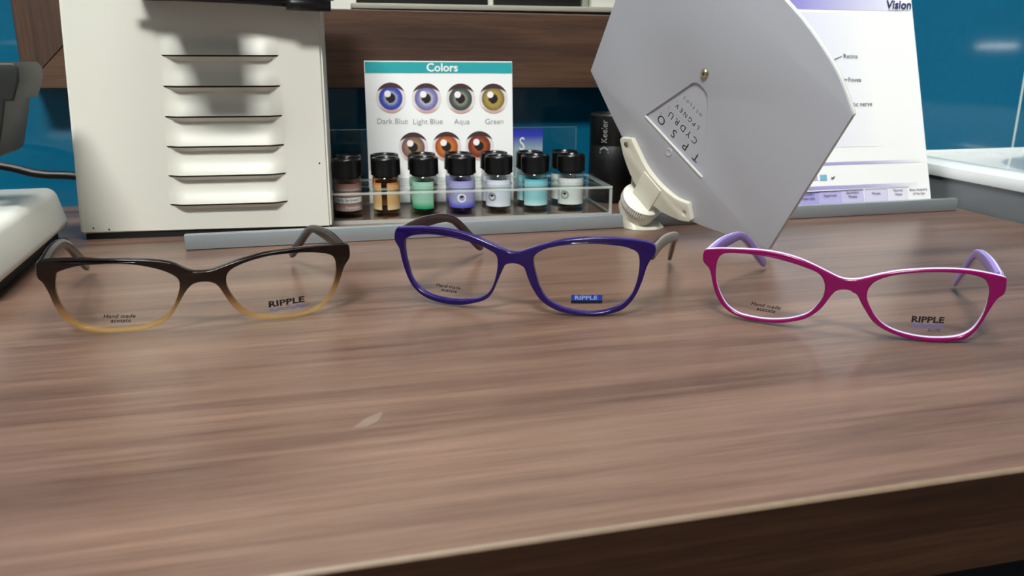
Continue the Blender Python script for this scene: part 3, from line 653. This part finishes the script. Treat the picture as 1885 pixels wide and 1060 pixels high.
for n_, (s, x, t) in enumerate(tabs):
    col = srgb(*[a + (b - a) * t for a, b in zip((242, 242, 246), (140, 132, 208))])
    zt = 0.0172 - 0.0003 * n_
    tb = box('index_tab', (x - 0.0111, -0.0010 + 0.00008 * n_, 0.0012), (x + 0.0116, -0.0004 + 0.00008 * n_, zt), P('tab_paper_%d' % n_, col, 0.6, noise=0.01), fc)
    if s:
        o = link('lettering', textme('lettering', s, 0.0036, 0.0, 0, 0.86), dk, tb, (x, -0.0013, 0.0127)); o.rotation_euler = (math.pi / 2, 0, 0)
    if t > 0.1:
        e_ = link('tab_edge', mesh('tab_edge', [(x - 0.0111, -0.0012, zt), (x + 0.0116, -0.0012, zt), (x + 0.0116, -0.0012, zt + 0.0003 + 0.0009 * t), (x - 0.0111, -0.0012, zt + 0.0003 + 0.0009 * t)], [(0, 1, 2, 3)]), M['navyink'] if t > 0.4 else M['greyink'], tb)

# ------------------------------------------------------------------ spectacles
GLASSES={
 1:dict(pose=(-0.0506, 0.4058, 0.0767, 0.1059),
  outer=[(-12.0, 34.5), (-19.2, 36.5), (-26.4, 37.4), (-35.2, 37.9), (-43.4, 38.0), (-53.2, 37.9), (-63.0, 37.4), (-71.1, 36.0), (-72.5, 32.3), (-72.5, 28.1), (-70.5, 25.4), (-68.8, 20.6), (-67.3, 14.3), (-65.1, 9.1), (-61.7, 4.8), (-56.6, 1.9), (-50.2, 0.8), (-43.7, 0.4), (-36.0, 0.8), (-28.3, 1.7), (-21.4, 4.0), (-16.4, 7.6), (-12.8, 12.7), (-9.1, 18.9), (-5.9, 22.8), (-3.2, 24.3), (0.9, 24.6), (4.4, 23.7), (6.8, 21.6), (9.0, 17.2), (11.7, 11.7), (15.0, 7.0), (19.5, 3.6), (24.8, 1.7), (31.4, 0.5), (39.2, -0.0), (47.2, -0.4), (53.8, 1.1), (59.3, 4.4), (63.8, 9.8), (66.5, 15.6), (69.2, 22.5), (72.2, 26.9), (72.2, 32.6), (70.6, 34.1), (62.6, 35.3), (53.9, 35.9), (45.4, 36.4), (37.1, 36.4), (29.0, 36.0), (22.0, 34.8), (15.6, 33.5), (9.2, 31.6), (4.0, 30.1), (-1.1, 29.9), (-5.1, 30.5)],
  L=[(-64.0, 29.9), (-63.0, 31.3), (-58.8, 33.1), (-52.2, 34.9), (-43.8, 35.5), (-36.4, 35.7), (-29.2, 35.0), (-23.0, 33.6), (-17.3, 31.6), (-12.6, 28.8), (-10.6, 26.0), (-10.8, 22.0), (-12.3, 17.4), (-15.0, 11.7), (-19.0, 7.2), (-24.4, 4.5), (-30.7, 2.7), (-38.4, 1.9), (-46.0, 1.9), (-52.9, 3.1), (-58.1, 5.2), (-61.2, 8.0), (-64.0, 12.6), (-65.4, 18.4), (-65.4, 24.1)],
  R=[(10.7, 24.7), (11.5, 27.6), (13.8, 29.9), (18.1, 31.8), (24.0, 33.4), (31.6, 34.5), (39.8, 34.5), (48.1, 33.9), (55.4, 32.6), (61.2, 30.7), (63.8, 28.3), (64.8, 24.1), (64.5, 18.5), (62.7, 12.6), (59.5, 6.9), (54.5, 2.9), (48.5, 0.9), (41.5, 0.5), (33.7, 1.4), (26.6, 3.1), (20.7, 5.3), (16.7, 8.9), (13.9, 13.3), (11.7, 18.1), (10.7, 21.7)],
 ),
 2:dict(pose=(0.1034, 0.3938, -0.4732, 0.1019),
  outer=[(5.5, 35.0), (1.3, 33.5), (-2.8, 33.3), (-6.9, 34.9), (-13.5, 37.4), (-20.7, 39.9), (-28.1, 41.6), (-36.4, 42.6), (-46.2, 42.5), (-56.5, 41.5), (-63.7, 40.2), (-68.2, 38.9), (-69.8, 33.2), (-68.2, 29.9), (-66.9, 27.6), (-65.7, 21.0), (-63.6, 14.1), (-60.5, 8.1), (-55.0, 3.4), (-47.5, 1.1), (-39.3, 0.5), (-31.3, 1.0), (-23.4, 3.1), (-16.9, 5.8), (-13.1, 9.7), (-10.4, 15.7), (-7.9, 21.5), (-5.6, 26.0), (-2.9, 27.3), (0.6, 27.4), (3.2, 26.4), (4.8, 24.9), (6.4, 19.9), (9.0, 13.8), (12.7, 8.2), (17.5, 4.4), (23.3, 1.7), (29.6, 0.3), (35.9, -0.4), (42.7, -0.4), (49.4, 0.8), (55.0, 2.9), (59.0, 7.0), (61.9, 12.0), (64.2, 18.7), (65.9, 25.3), (67.8, 29.6), (69.7, 32.3), (70.0, 35.6), (68.4, 37.8), (63.4, 39.5), (56.9, 40.7), (49.4, 41.6), (41.4, 42.0), (33.3, 41.8), (25.7, 41.0), (18.1, 39.2), (11.3, 37.1)],
  L=[(-63.3, 31.7), (-61.2, 35.2), (-55.4, 37.4), (-46.5, 38.9), (-36.6, 38.9), (-27.0, 37.7), (-19.0, 36.0), (-13.6, 33.7), (-10.6, 31.8), (-9.5, 28.8), (-10.0, 22.6), (-11.7, 16.2), (-14.3, 10.8), (-18.8, 6.8), (-24.6, 4.8), (-32.5, 3.5), (-41.9, 3.1), (-50.1, 4.0), (-56.2, 6.9), (-60.2, 11.4), (-62.2, 18.3), (-63.5, 25.2)],
  R=[(9.4, 30.7), (11.3, 33.5), (15.4, 35.9), (21.6, 37.6), (29.3, 38.7), (38.4, 39.0), (46.9, 38.4), (54.5, 37.1), (59.5, 35.0), (61.6, 32.7), (62.3, 28.3), (62.0, 22.2), (60.7, 15.5), (58.4, 9.9), (54.4, 5.8), (49.4, 3.1), (43.2, 1.5), (35.9, 1.3), (28.6, 2.4), (22.2, 4.5), (16.9, 7.8), (13.2, 12.8), (11.2, 19.0), (9.6, 25.7)],
 ),
 3:dict(pose=(0.2479, 0.3232, -0.6052, 0.1016),
  outer=[(0.7, 28.5), (-3.5, 29.1), (-9.0, 31.4), (-15.7, 34.2), (-22.3, 36.4), (-29.5, 37.8), (-37.9, 38.2), (-46.3, 37.6), (-55.0, 36.5), (-63.9, 34.8), (-68.5, 32.9), (-68.8, 27.4), (-66.4, 25.0), (-64.7, 22.4), (-63.1, 16.3), (-60.9, 10.3), (-57.2, 5.2), (-52.1, 2.1), (-45.4, 0.6), (-38.3, 0.5), (-30.3, 1.2), (-23.6, 3.0), (-17.2, 5.6), (-12.7, 9.2), (-9.3, 13.4), (-6.2, 19.4), (-3.9, 22.4), (-0.8, 23.3), (1.8, 23.2), (3.3, 22.3), (5.3, 21.1), (7.7, 16.9), (10.1, 13.2), (13.5, 8.5), (18.2, 5.0), (23.7, 2.6), (29.6, 0.8), (36.8, -0.2), (43.9, -0.5), (49.9, -0.0), (54.9, 1.2), (58.4, 5.1), (61.2, 10.6), (63.1, 16.1), (65.4, 21.5), (68.1, 24.6), (68.0, 30.5), (67.2, 32.1), (62.9, 33.5), (55.8, 35.1), (49.8, 36.0), (43.0, 36.3), (34.0, 36.0), (27.2, 35.2), (21.4, 34.3), (15.2, 32.6), (9.4, 30.5), (4.9, 29.0)],
  L=[(-61.4, 28.9), (-59.8, 32.1), (-56.6, 34.0), (-49.0, 35.1), (-41.0, 35.5), (-33.1, 35.1), (-25.3, 33.9), (-18.7, 32.3), (-13.7, 30.6), (-10.8, 27.9), (-9.4, 23.8), (-9.6, 18.9), (-11.6, 14.3), (-14.9, 9.5), (-19.5, 6.5), (-26.0, 4.0), (-33.8, 2.4), (-41.9, 2.0), (-49.1, 2.7), (-54.8, 5.7), (-58.5, 10.8), (-61.0, 16.8), (-61.9, 23.1)],
  R=[(9.6, 21.5), (9.9, 24.8), (12.0, 28.3), (15.9, 30.8), (21.6, 32.8), (29.7, 34.2), (37.8, 34.8), (45.5, 34.6), (52.4, 33.8), (57.2, 32.2), (59.6, 30.1), (61.1, 26.3), (61.5, 21.5), (61.1, 15.6), (59.5, 10.1), (57.0, 5.7), (52.7, 2.8), (46.4, 1.6), (38.9, 1.4), (31.3, 2.3), (24.4, 4.1), (18.9, 6.8), (14.6, 10.9), (11.7, 15.6), (10.1, 18.8)],
 ),
}

RC = 200.0   # face-form radius, mm
def acetate(name, kind):
    m = bpy.data.materials.new(name); m.use_nodes = True; nt = m.node_tree; L = nt.links; b = nt.nodes['Principled BSDF']
    b.inputs['Roughness'].default_value = 0.15; b.inputs['Specular IOR Level'].default_value = 0.4; b.inputs['Coat Weight'].default_value = 0.1; b.inputs['Coat Roughness'].default_value = 0.08
    if kind == 'brown':
        h = maprange(nt, attr(nt, 'hgt'), 0.0, 38.0)
        L.new(ramp(nt, h, [(0.0, srgb(222, 196, 136)), (1.0, srgb(14, 7, 5)), (0.22, srgb(170, 126, 72)), (0.42, srgb(66, 38, 24)), (0.62, srgb(26, 14, 10))]), b.inputs['Base Color'])
        o = nt.nodes['Material Output']; t = nt.nodes.new('ShaderNodeBsdfTransparent'); t.inputs[0].default_value = (0.98, 0.88, 0.66, 1)
        mx = nt.nodes.new('ShaderNodeMixShader')
        L.new(ramp(nt, h, [(0.0, (0.88,) * 3 + (1,)), (0.74, (0.0,) * 3 + (1,)), (0.28, (0.72,) * 3 + (1,)), (0.50, (0.24,) * 3 + (1,))]), mx.inputs[0])
        L.new(b.outputs[0], mx.inputs[1]); L.new(t.outputs[0], mx.inputs[2]); L.new(mx.outputs[0], o.inputs[0])
    elif kind == 'purple':
        b.inputs['Base Color'].default_value = srgb(54, 28, 128)
        c = ramp(nt, maprange(nt, attr(nt, 'lam'), 0.0, 4.0), [(0.0, srgb(30, 13, 80)), (1.0, srgb(40, 20, 46)), (0.5, srgb(38, 20, 100)), (0.8, srgb(60, 40, 130))]); L.new(c, b.inputs['Base Color'])
    elif kind == 'magenta':
        c = ramp(nt, maprange(nt, attr(nt, 'lam'), 0.0, 4.0), [(0.0, srgb(128, 8, 84)), (1.0, srgb(110, 92, 176)), (0.27, srgb(134, 10, 90)), (0.29, srgb(226, 216, 236)), (0.74, srgb(226, 216, 236)), (0.77, srgb(84, 84, 160))]); L.new(c, b.inputs['Base Color'])
    return m
def temple_mat(name, kind):
    m = bpy.data.materials.new(name); m.use_nodes = True; nt = m.node_tree; L = nt.links; b = nt.nodes['Principled BSDF']
    b.inputs['Roughness'].default_value = 0.26; b.inputs['Specular IOR Level'].default_value = 0.3; b.inputs['Coat Weight'].default_value = 0.05
    lam = maprange(nt, attr(nt, 'lam'), -1.0, 1.0)   # -1 inside .. +1 outside
    st = {'brown': [(0.0, srgb(34, 20, 16)), (1.0, srgb(12, 9, 8)), (0.3, srgb(42, 30, 26)), (0.45, srgb(24, 16, 13))],
          'purple': [(0.0, srgb(44, 18, 28)), (1.0, srgb(142, 138, 128)), (0.6, srgb(46, 22, 32)), (0.66, srgb(132, 128, 118))],
          'magenta': [(0.0, srgb(146, 122, 200)), (1.0, srgb(186, 178, 222)), (0.5, srgb(150, 128, 206)), (0.55, srgb(226, 220, 240)), (0.7, srgb(226, 220, 240)), (0.74, srgb(84, 108, 180)), (0.84, srgb(196, 190, 230))]}[kind]
    L.new(ramp(nt, lam, st), b.inputs['Base Color'])
    return m
def smooth2(pts, n): return [(p[0], p[1]) for p in catmull(pts, n)]
def surf(u, v, d): return (u / 1000, (u * u / (2 * RC) + d) / 1000, v / 1000)
def set_attr(me, name, vals):
    a = me.attributes.new(name, 'FLOAT', 'POINT'); a.data.foreach_set('value', vals)
def spectacles(k, kind, label, temple_pts, tips):
    g = GLASSES[k]; x, y, psi, lean = g['pose']
    u = Vector((math.cos(psi), math.sin(psi), 0)); back = Vector((-math.sin(psi), math.cos(psi), 0))
    v = Vector((0, 0, math.cos(lean))) - back * math.sin(lean); wv = u.cross(v)
    root = thing('spectacles', label, 'glasses', group='three pairs of spectacles on the worktop')
    root.matrix_world = frame_mat((x, y, 0.0003), u, -wv, v)
    TH = 4.0
    loops = [smooth2(g[q], 4) for q in ('outer', 'L', 'R')]
    me = plate('front', loops, TH, 0.6, 3)
    lam = []; hg = []
    for p in me.vertices:
        U, V, d = p.co.x, p.co.y, TH / 2 - p.co.z   # z+ side is the front
        lam.append(d); hg.append(V); p.co = surf(U, V, d)
    set_attr(me, 'lam', lam); set_attr(me, 'hgt', hg); me.update()
    link('front', me, acetate('acetate_' + kind, kind), root)
    for side, q in ((-1, 'L'), (1, 'R')):
        lp = smooth2(g[q], 3); cu_ = sum(p[0] for p in lp) / len(lp); cv_ = sum(p[1] for p in lp) / len(lp); n = len(lp)
        vs_ = [surf(cu_, cv_, 2.0)]; fs_ = []; rings_ = 6
        for r in range(1, rings_ + 1):
            s_ = r / rings_ * 1.012
            vs_ += [surf(cu_ + (a - cu_) * s_, cv_ + (b_ - cv_) * s_, 2.0) for a, b_ in lp]
        fs_ += [(0, 1 + i, 1 + (i + 1) % n) for i in range(n)]
        for r in range(rings_ - 1):
            for i in range(n):
                a, b_ = 1 + r * n + i, 1 + r * n + (i + 1) % n; fs_.append((a, a + n, b_ + n, b_))
        ln_ = link('lens', mesh('lens', vs_, fs_, True), M['lens'], root)
        def lens_print(name, me_, mat, cu0, cv0, rot, d=1.7):
            cr, sr = math.cos(rot), math.sin(rot)
            for p in me_.vertices:
                a, b_ = p.co.x * cr - p.co.y * sr, p.co.x * sr + p.co.y * cr
                p.co = surf(cu0 + a, cv0 + b_, d)
            return link(name, me_, mat, ln_)
        def rect(x0, x1, y0, y1): return mesh('r', [(x0 + (x1 - x0) * i / 6, yy, 0) for yy in (y0, y1) for i in range(7)], [(i, i + 1, i + 8, i + 7) for i in range(6)])
        def wave(wd, amp, cyc, th_, y0):
            n_ = 48; vv = []
            for i in range(n_ + 1):
                t = i / n_; yy = y0 + amp * math.sin(t * cyc * 2 * math.pi); vv += [(-wd / 2 + wd * t, yy - th_ / 2, 0), (-wd / 2 + wd * t, yy + th_ / 2, 0)]
            return mesh('w', vv, [(2 * i, 2 * i + 2, 2 * i + 3, 2 * i + 1) for i in range(n_)])
        if side < 0:
            hx, hy = {1: (-39.5, 7.2), 2: (-38.5, 9.0), 3: (-36.0, 7.9)}[k]
            lens_print('lettering', textme('lettering', 'Hand made', 2.75, 0.05, 0.3, 1.08, spacing=1.06), M['ink'], hx, hy + 1.15, 0.0)
            lens_print('lettering', textme('lettering', 'acetate', 2.75, 0.05, 0.3, 1.08, spacing=1.06), M['ink'], hx + 0.3, hy - 1.15, 0.0)
        elif k in (1, 3):
            rx_, ry_ = {1: (38.4, 8.1), 3: (37.5, 10.2)}[k]; xs_ = {1: 1.42, 3: 1.12}[k]
            lens_print('logo', textme('logo', 'RIPPLE', 4.3, 0.17, 0.0, xs_, spacing=1.04), M['ink'], rx_, ry_, 0.0)
            for yy in (0.5, -0.5): lens_print('logo_wave', wave(17.5 if k == 1 else 14.0, 0.32, 4, 0.34 if k == 1 else 0.55, yy), M['violetink'], rx_ + 0.2, ry_ - 3.2, 0.0)
            if k == 3: lens_print('lettering', textme('lettering', 'ELITE', 2.0, 0.0, 0.0, 1.2), M['ink'], rx_ + 3.6, ry_ - 5.3, 0.0)
        else:
            lens_print('logo_panel', rect(28.4 - 36.3, 44.3 - 36.3, -0.9, 2.2), M['blueink'], 36.3, 8.6, 0.0)
            lens_print('logo_panel', rect(28.4 - 36.3, 44.3 - 36.3, -2.6, -0.9), M['navyink'] if False else M['matt_black'], 36.3, 8.6, 0.0)
            lens_print('logo', textme('logo', 'RIPPLE', 3.0, 0.11, 0.0, 1.3, spacing=1.04), P('pale_blue_ink', srgb(150, 176, 226), 0.5, noise=0.02), 36.0, 9.25, 0.0, 1.5)
    # temples: a tapering blade that runs back, bends over the ear and drops to the table
    tm = temple_mat('temple_' + kind, kind)
    for side in (-1, 1):
        pts = temple_pts[side]
        path = catmull(pts, 8, False); n = len(path); vv = []; ff = []; lm_ = []; SEC = 14
        for i, p in enumerate(path):
            t_ = (path[min(i + 1, n - 1)] - path[max(i - 1, 0)]).normalized()
            sx_ = Vector((1, 0, 0)); hv = t_.cross(sx_).normalized(); hv = hv if hv.z > 0 or abs(hv.z) < 1e-6 else -hv
            f_ = i / (n - 1)
            hh = (4.0 - 1.75 * min(1, f_ / 0.45)) if f_ < 0.55 else 2.25 + 0.95 * math.sin((f_ - 0.55) / 0.45 * math.pi * 0.6)
            if f_ > 0.93: hh *= math.sqrt(max(0.0, 1 - ((f_ - 0.93) / 0.07) ** 2)) * 0.85 + 0.15
            tt = 1.75 - 0.35 * min(1, f_ / 0.5)
            if f_ > 0.95: tt *= 0.8
            for j in range(SEC):
                a = 2 * math.pi * j / SEC; ca, sa = math.cos(a), math.sin(a)
                ex = lambda c_: math.copysign(abs(c_) ** 0.45, c_)
                vv.append((p + sx_ * (tt * ex(ca)) + hv * (hh * ex(sa))) / 1000); lm_.append(ex(ca) * side)
        for i in range(n - 1):
            for j in range(SEC):
                a, b_ = i * SEC + j, i * SEC + (j + 1) % SEC; ff.append((a, b_, b_ + SEC, a + SEC))
        ff.append(tuple(range(SEC))[::-1]); ff.append(tuple((n - 1) * SEC + j for j in range(SEC)))
        bm = bmesh.new(); tme = mesh('temple', vv, ff, True); set_attr(tme, 'lam', lm_); bm.from_mesh(tme); bmesh.ops.recalc_face_normals(bm, faces=bm.faces); bm.to_mesh(tme); bm.free()
        tme.set_sharp_from_angle(angle=math.radians(50))
        T = link('temple', tme, tm, root)
        p0 = pts[0]
        hi_ = side * (abs(p0[0]) - 2.6)
        box('hinge', (min(hi_ - 1.2, hi_ + 1.2) / 1000, (p0[1] - 1.0) / 1000, (p0[2] - 2.2) / 1000), (max(hi_ - 1.2, hi_ + 1.2) / 1000, (p0[1] + 5.0) / 1000, (p0[2] + 2.2) / 1000), M['steel'], T, 0.0004)
def tpath(side, hx, hz, y0, bx, bz, by, tx, tz, ty):
    f = lambda a: side * a
    lerp = lambda a, b, t: a + (b - a) * t
    return [(f(hx), y0, hz), (f(lerp(hx, bx, .35)), lerp(y0, by, .38), lerp(hz, bz, .12) + .6), (f(lerp(hx, bx, .78)), lerp(y0, by, .76), lerp(hz, bz, .5) + .3), (f(lerp(bx, tx, .06)), lerp(by, ty, .04), lerp(bz, tz, .02)), (f(lerp(bx, tx, .3)), lerp(by, ty, .28), lerp(bz, tz, .22)), (f(lerp(bx, tx, .65)), lerp(by, ty, .64), lerp(bz, tz, .62)), (f(tx), ty, tz)]
spectacles(1, 'brown', 'brown spectacles fading to clear amber along the lower rims, beside the white lensmeter base',
    {-1: tpath(-1, 69.5, 32.5, 15, 70.2, 27.5, 66, 70.6, -9.0, 129), 1: tpath(1, 69.0, 30.5, 15, 59.5, 25.5, 70, 49.0, -8.6, 124)}, None)
spectacles(2, 'purple', 'dark purple spectacles with silver-grey temples and a blue logo on one lens, middle pair',
    {-1: tpath(-1, 66.5, 35.0, 14, 57.5, 26.5, 73, 50.8, -8.2, 121), 1: tpath(1, 68.0, 32.5, 15, 79.0, 25.5, 64, 74.0, -8.4, 124)}, None)
spectacles(3, 'magenta', 'magenta spectacles with white and lilac layers and lavender temples, in front of the grey plate',
    {-1: tpath(-1, 66.0, 30.5, 14, 55.6, 26.0, 63, 43.0, -7.2, 113), 1: tpath(1, 65.0, 30.0, 14, 64.2, 25.6, 65, 63.0, -6.8, 107)}, None)
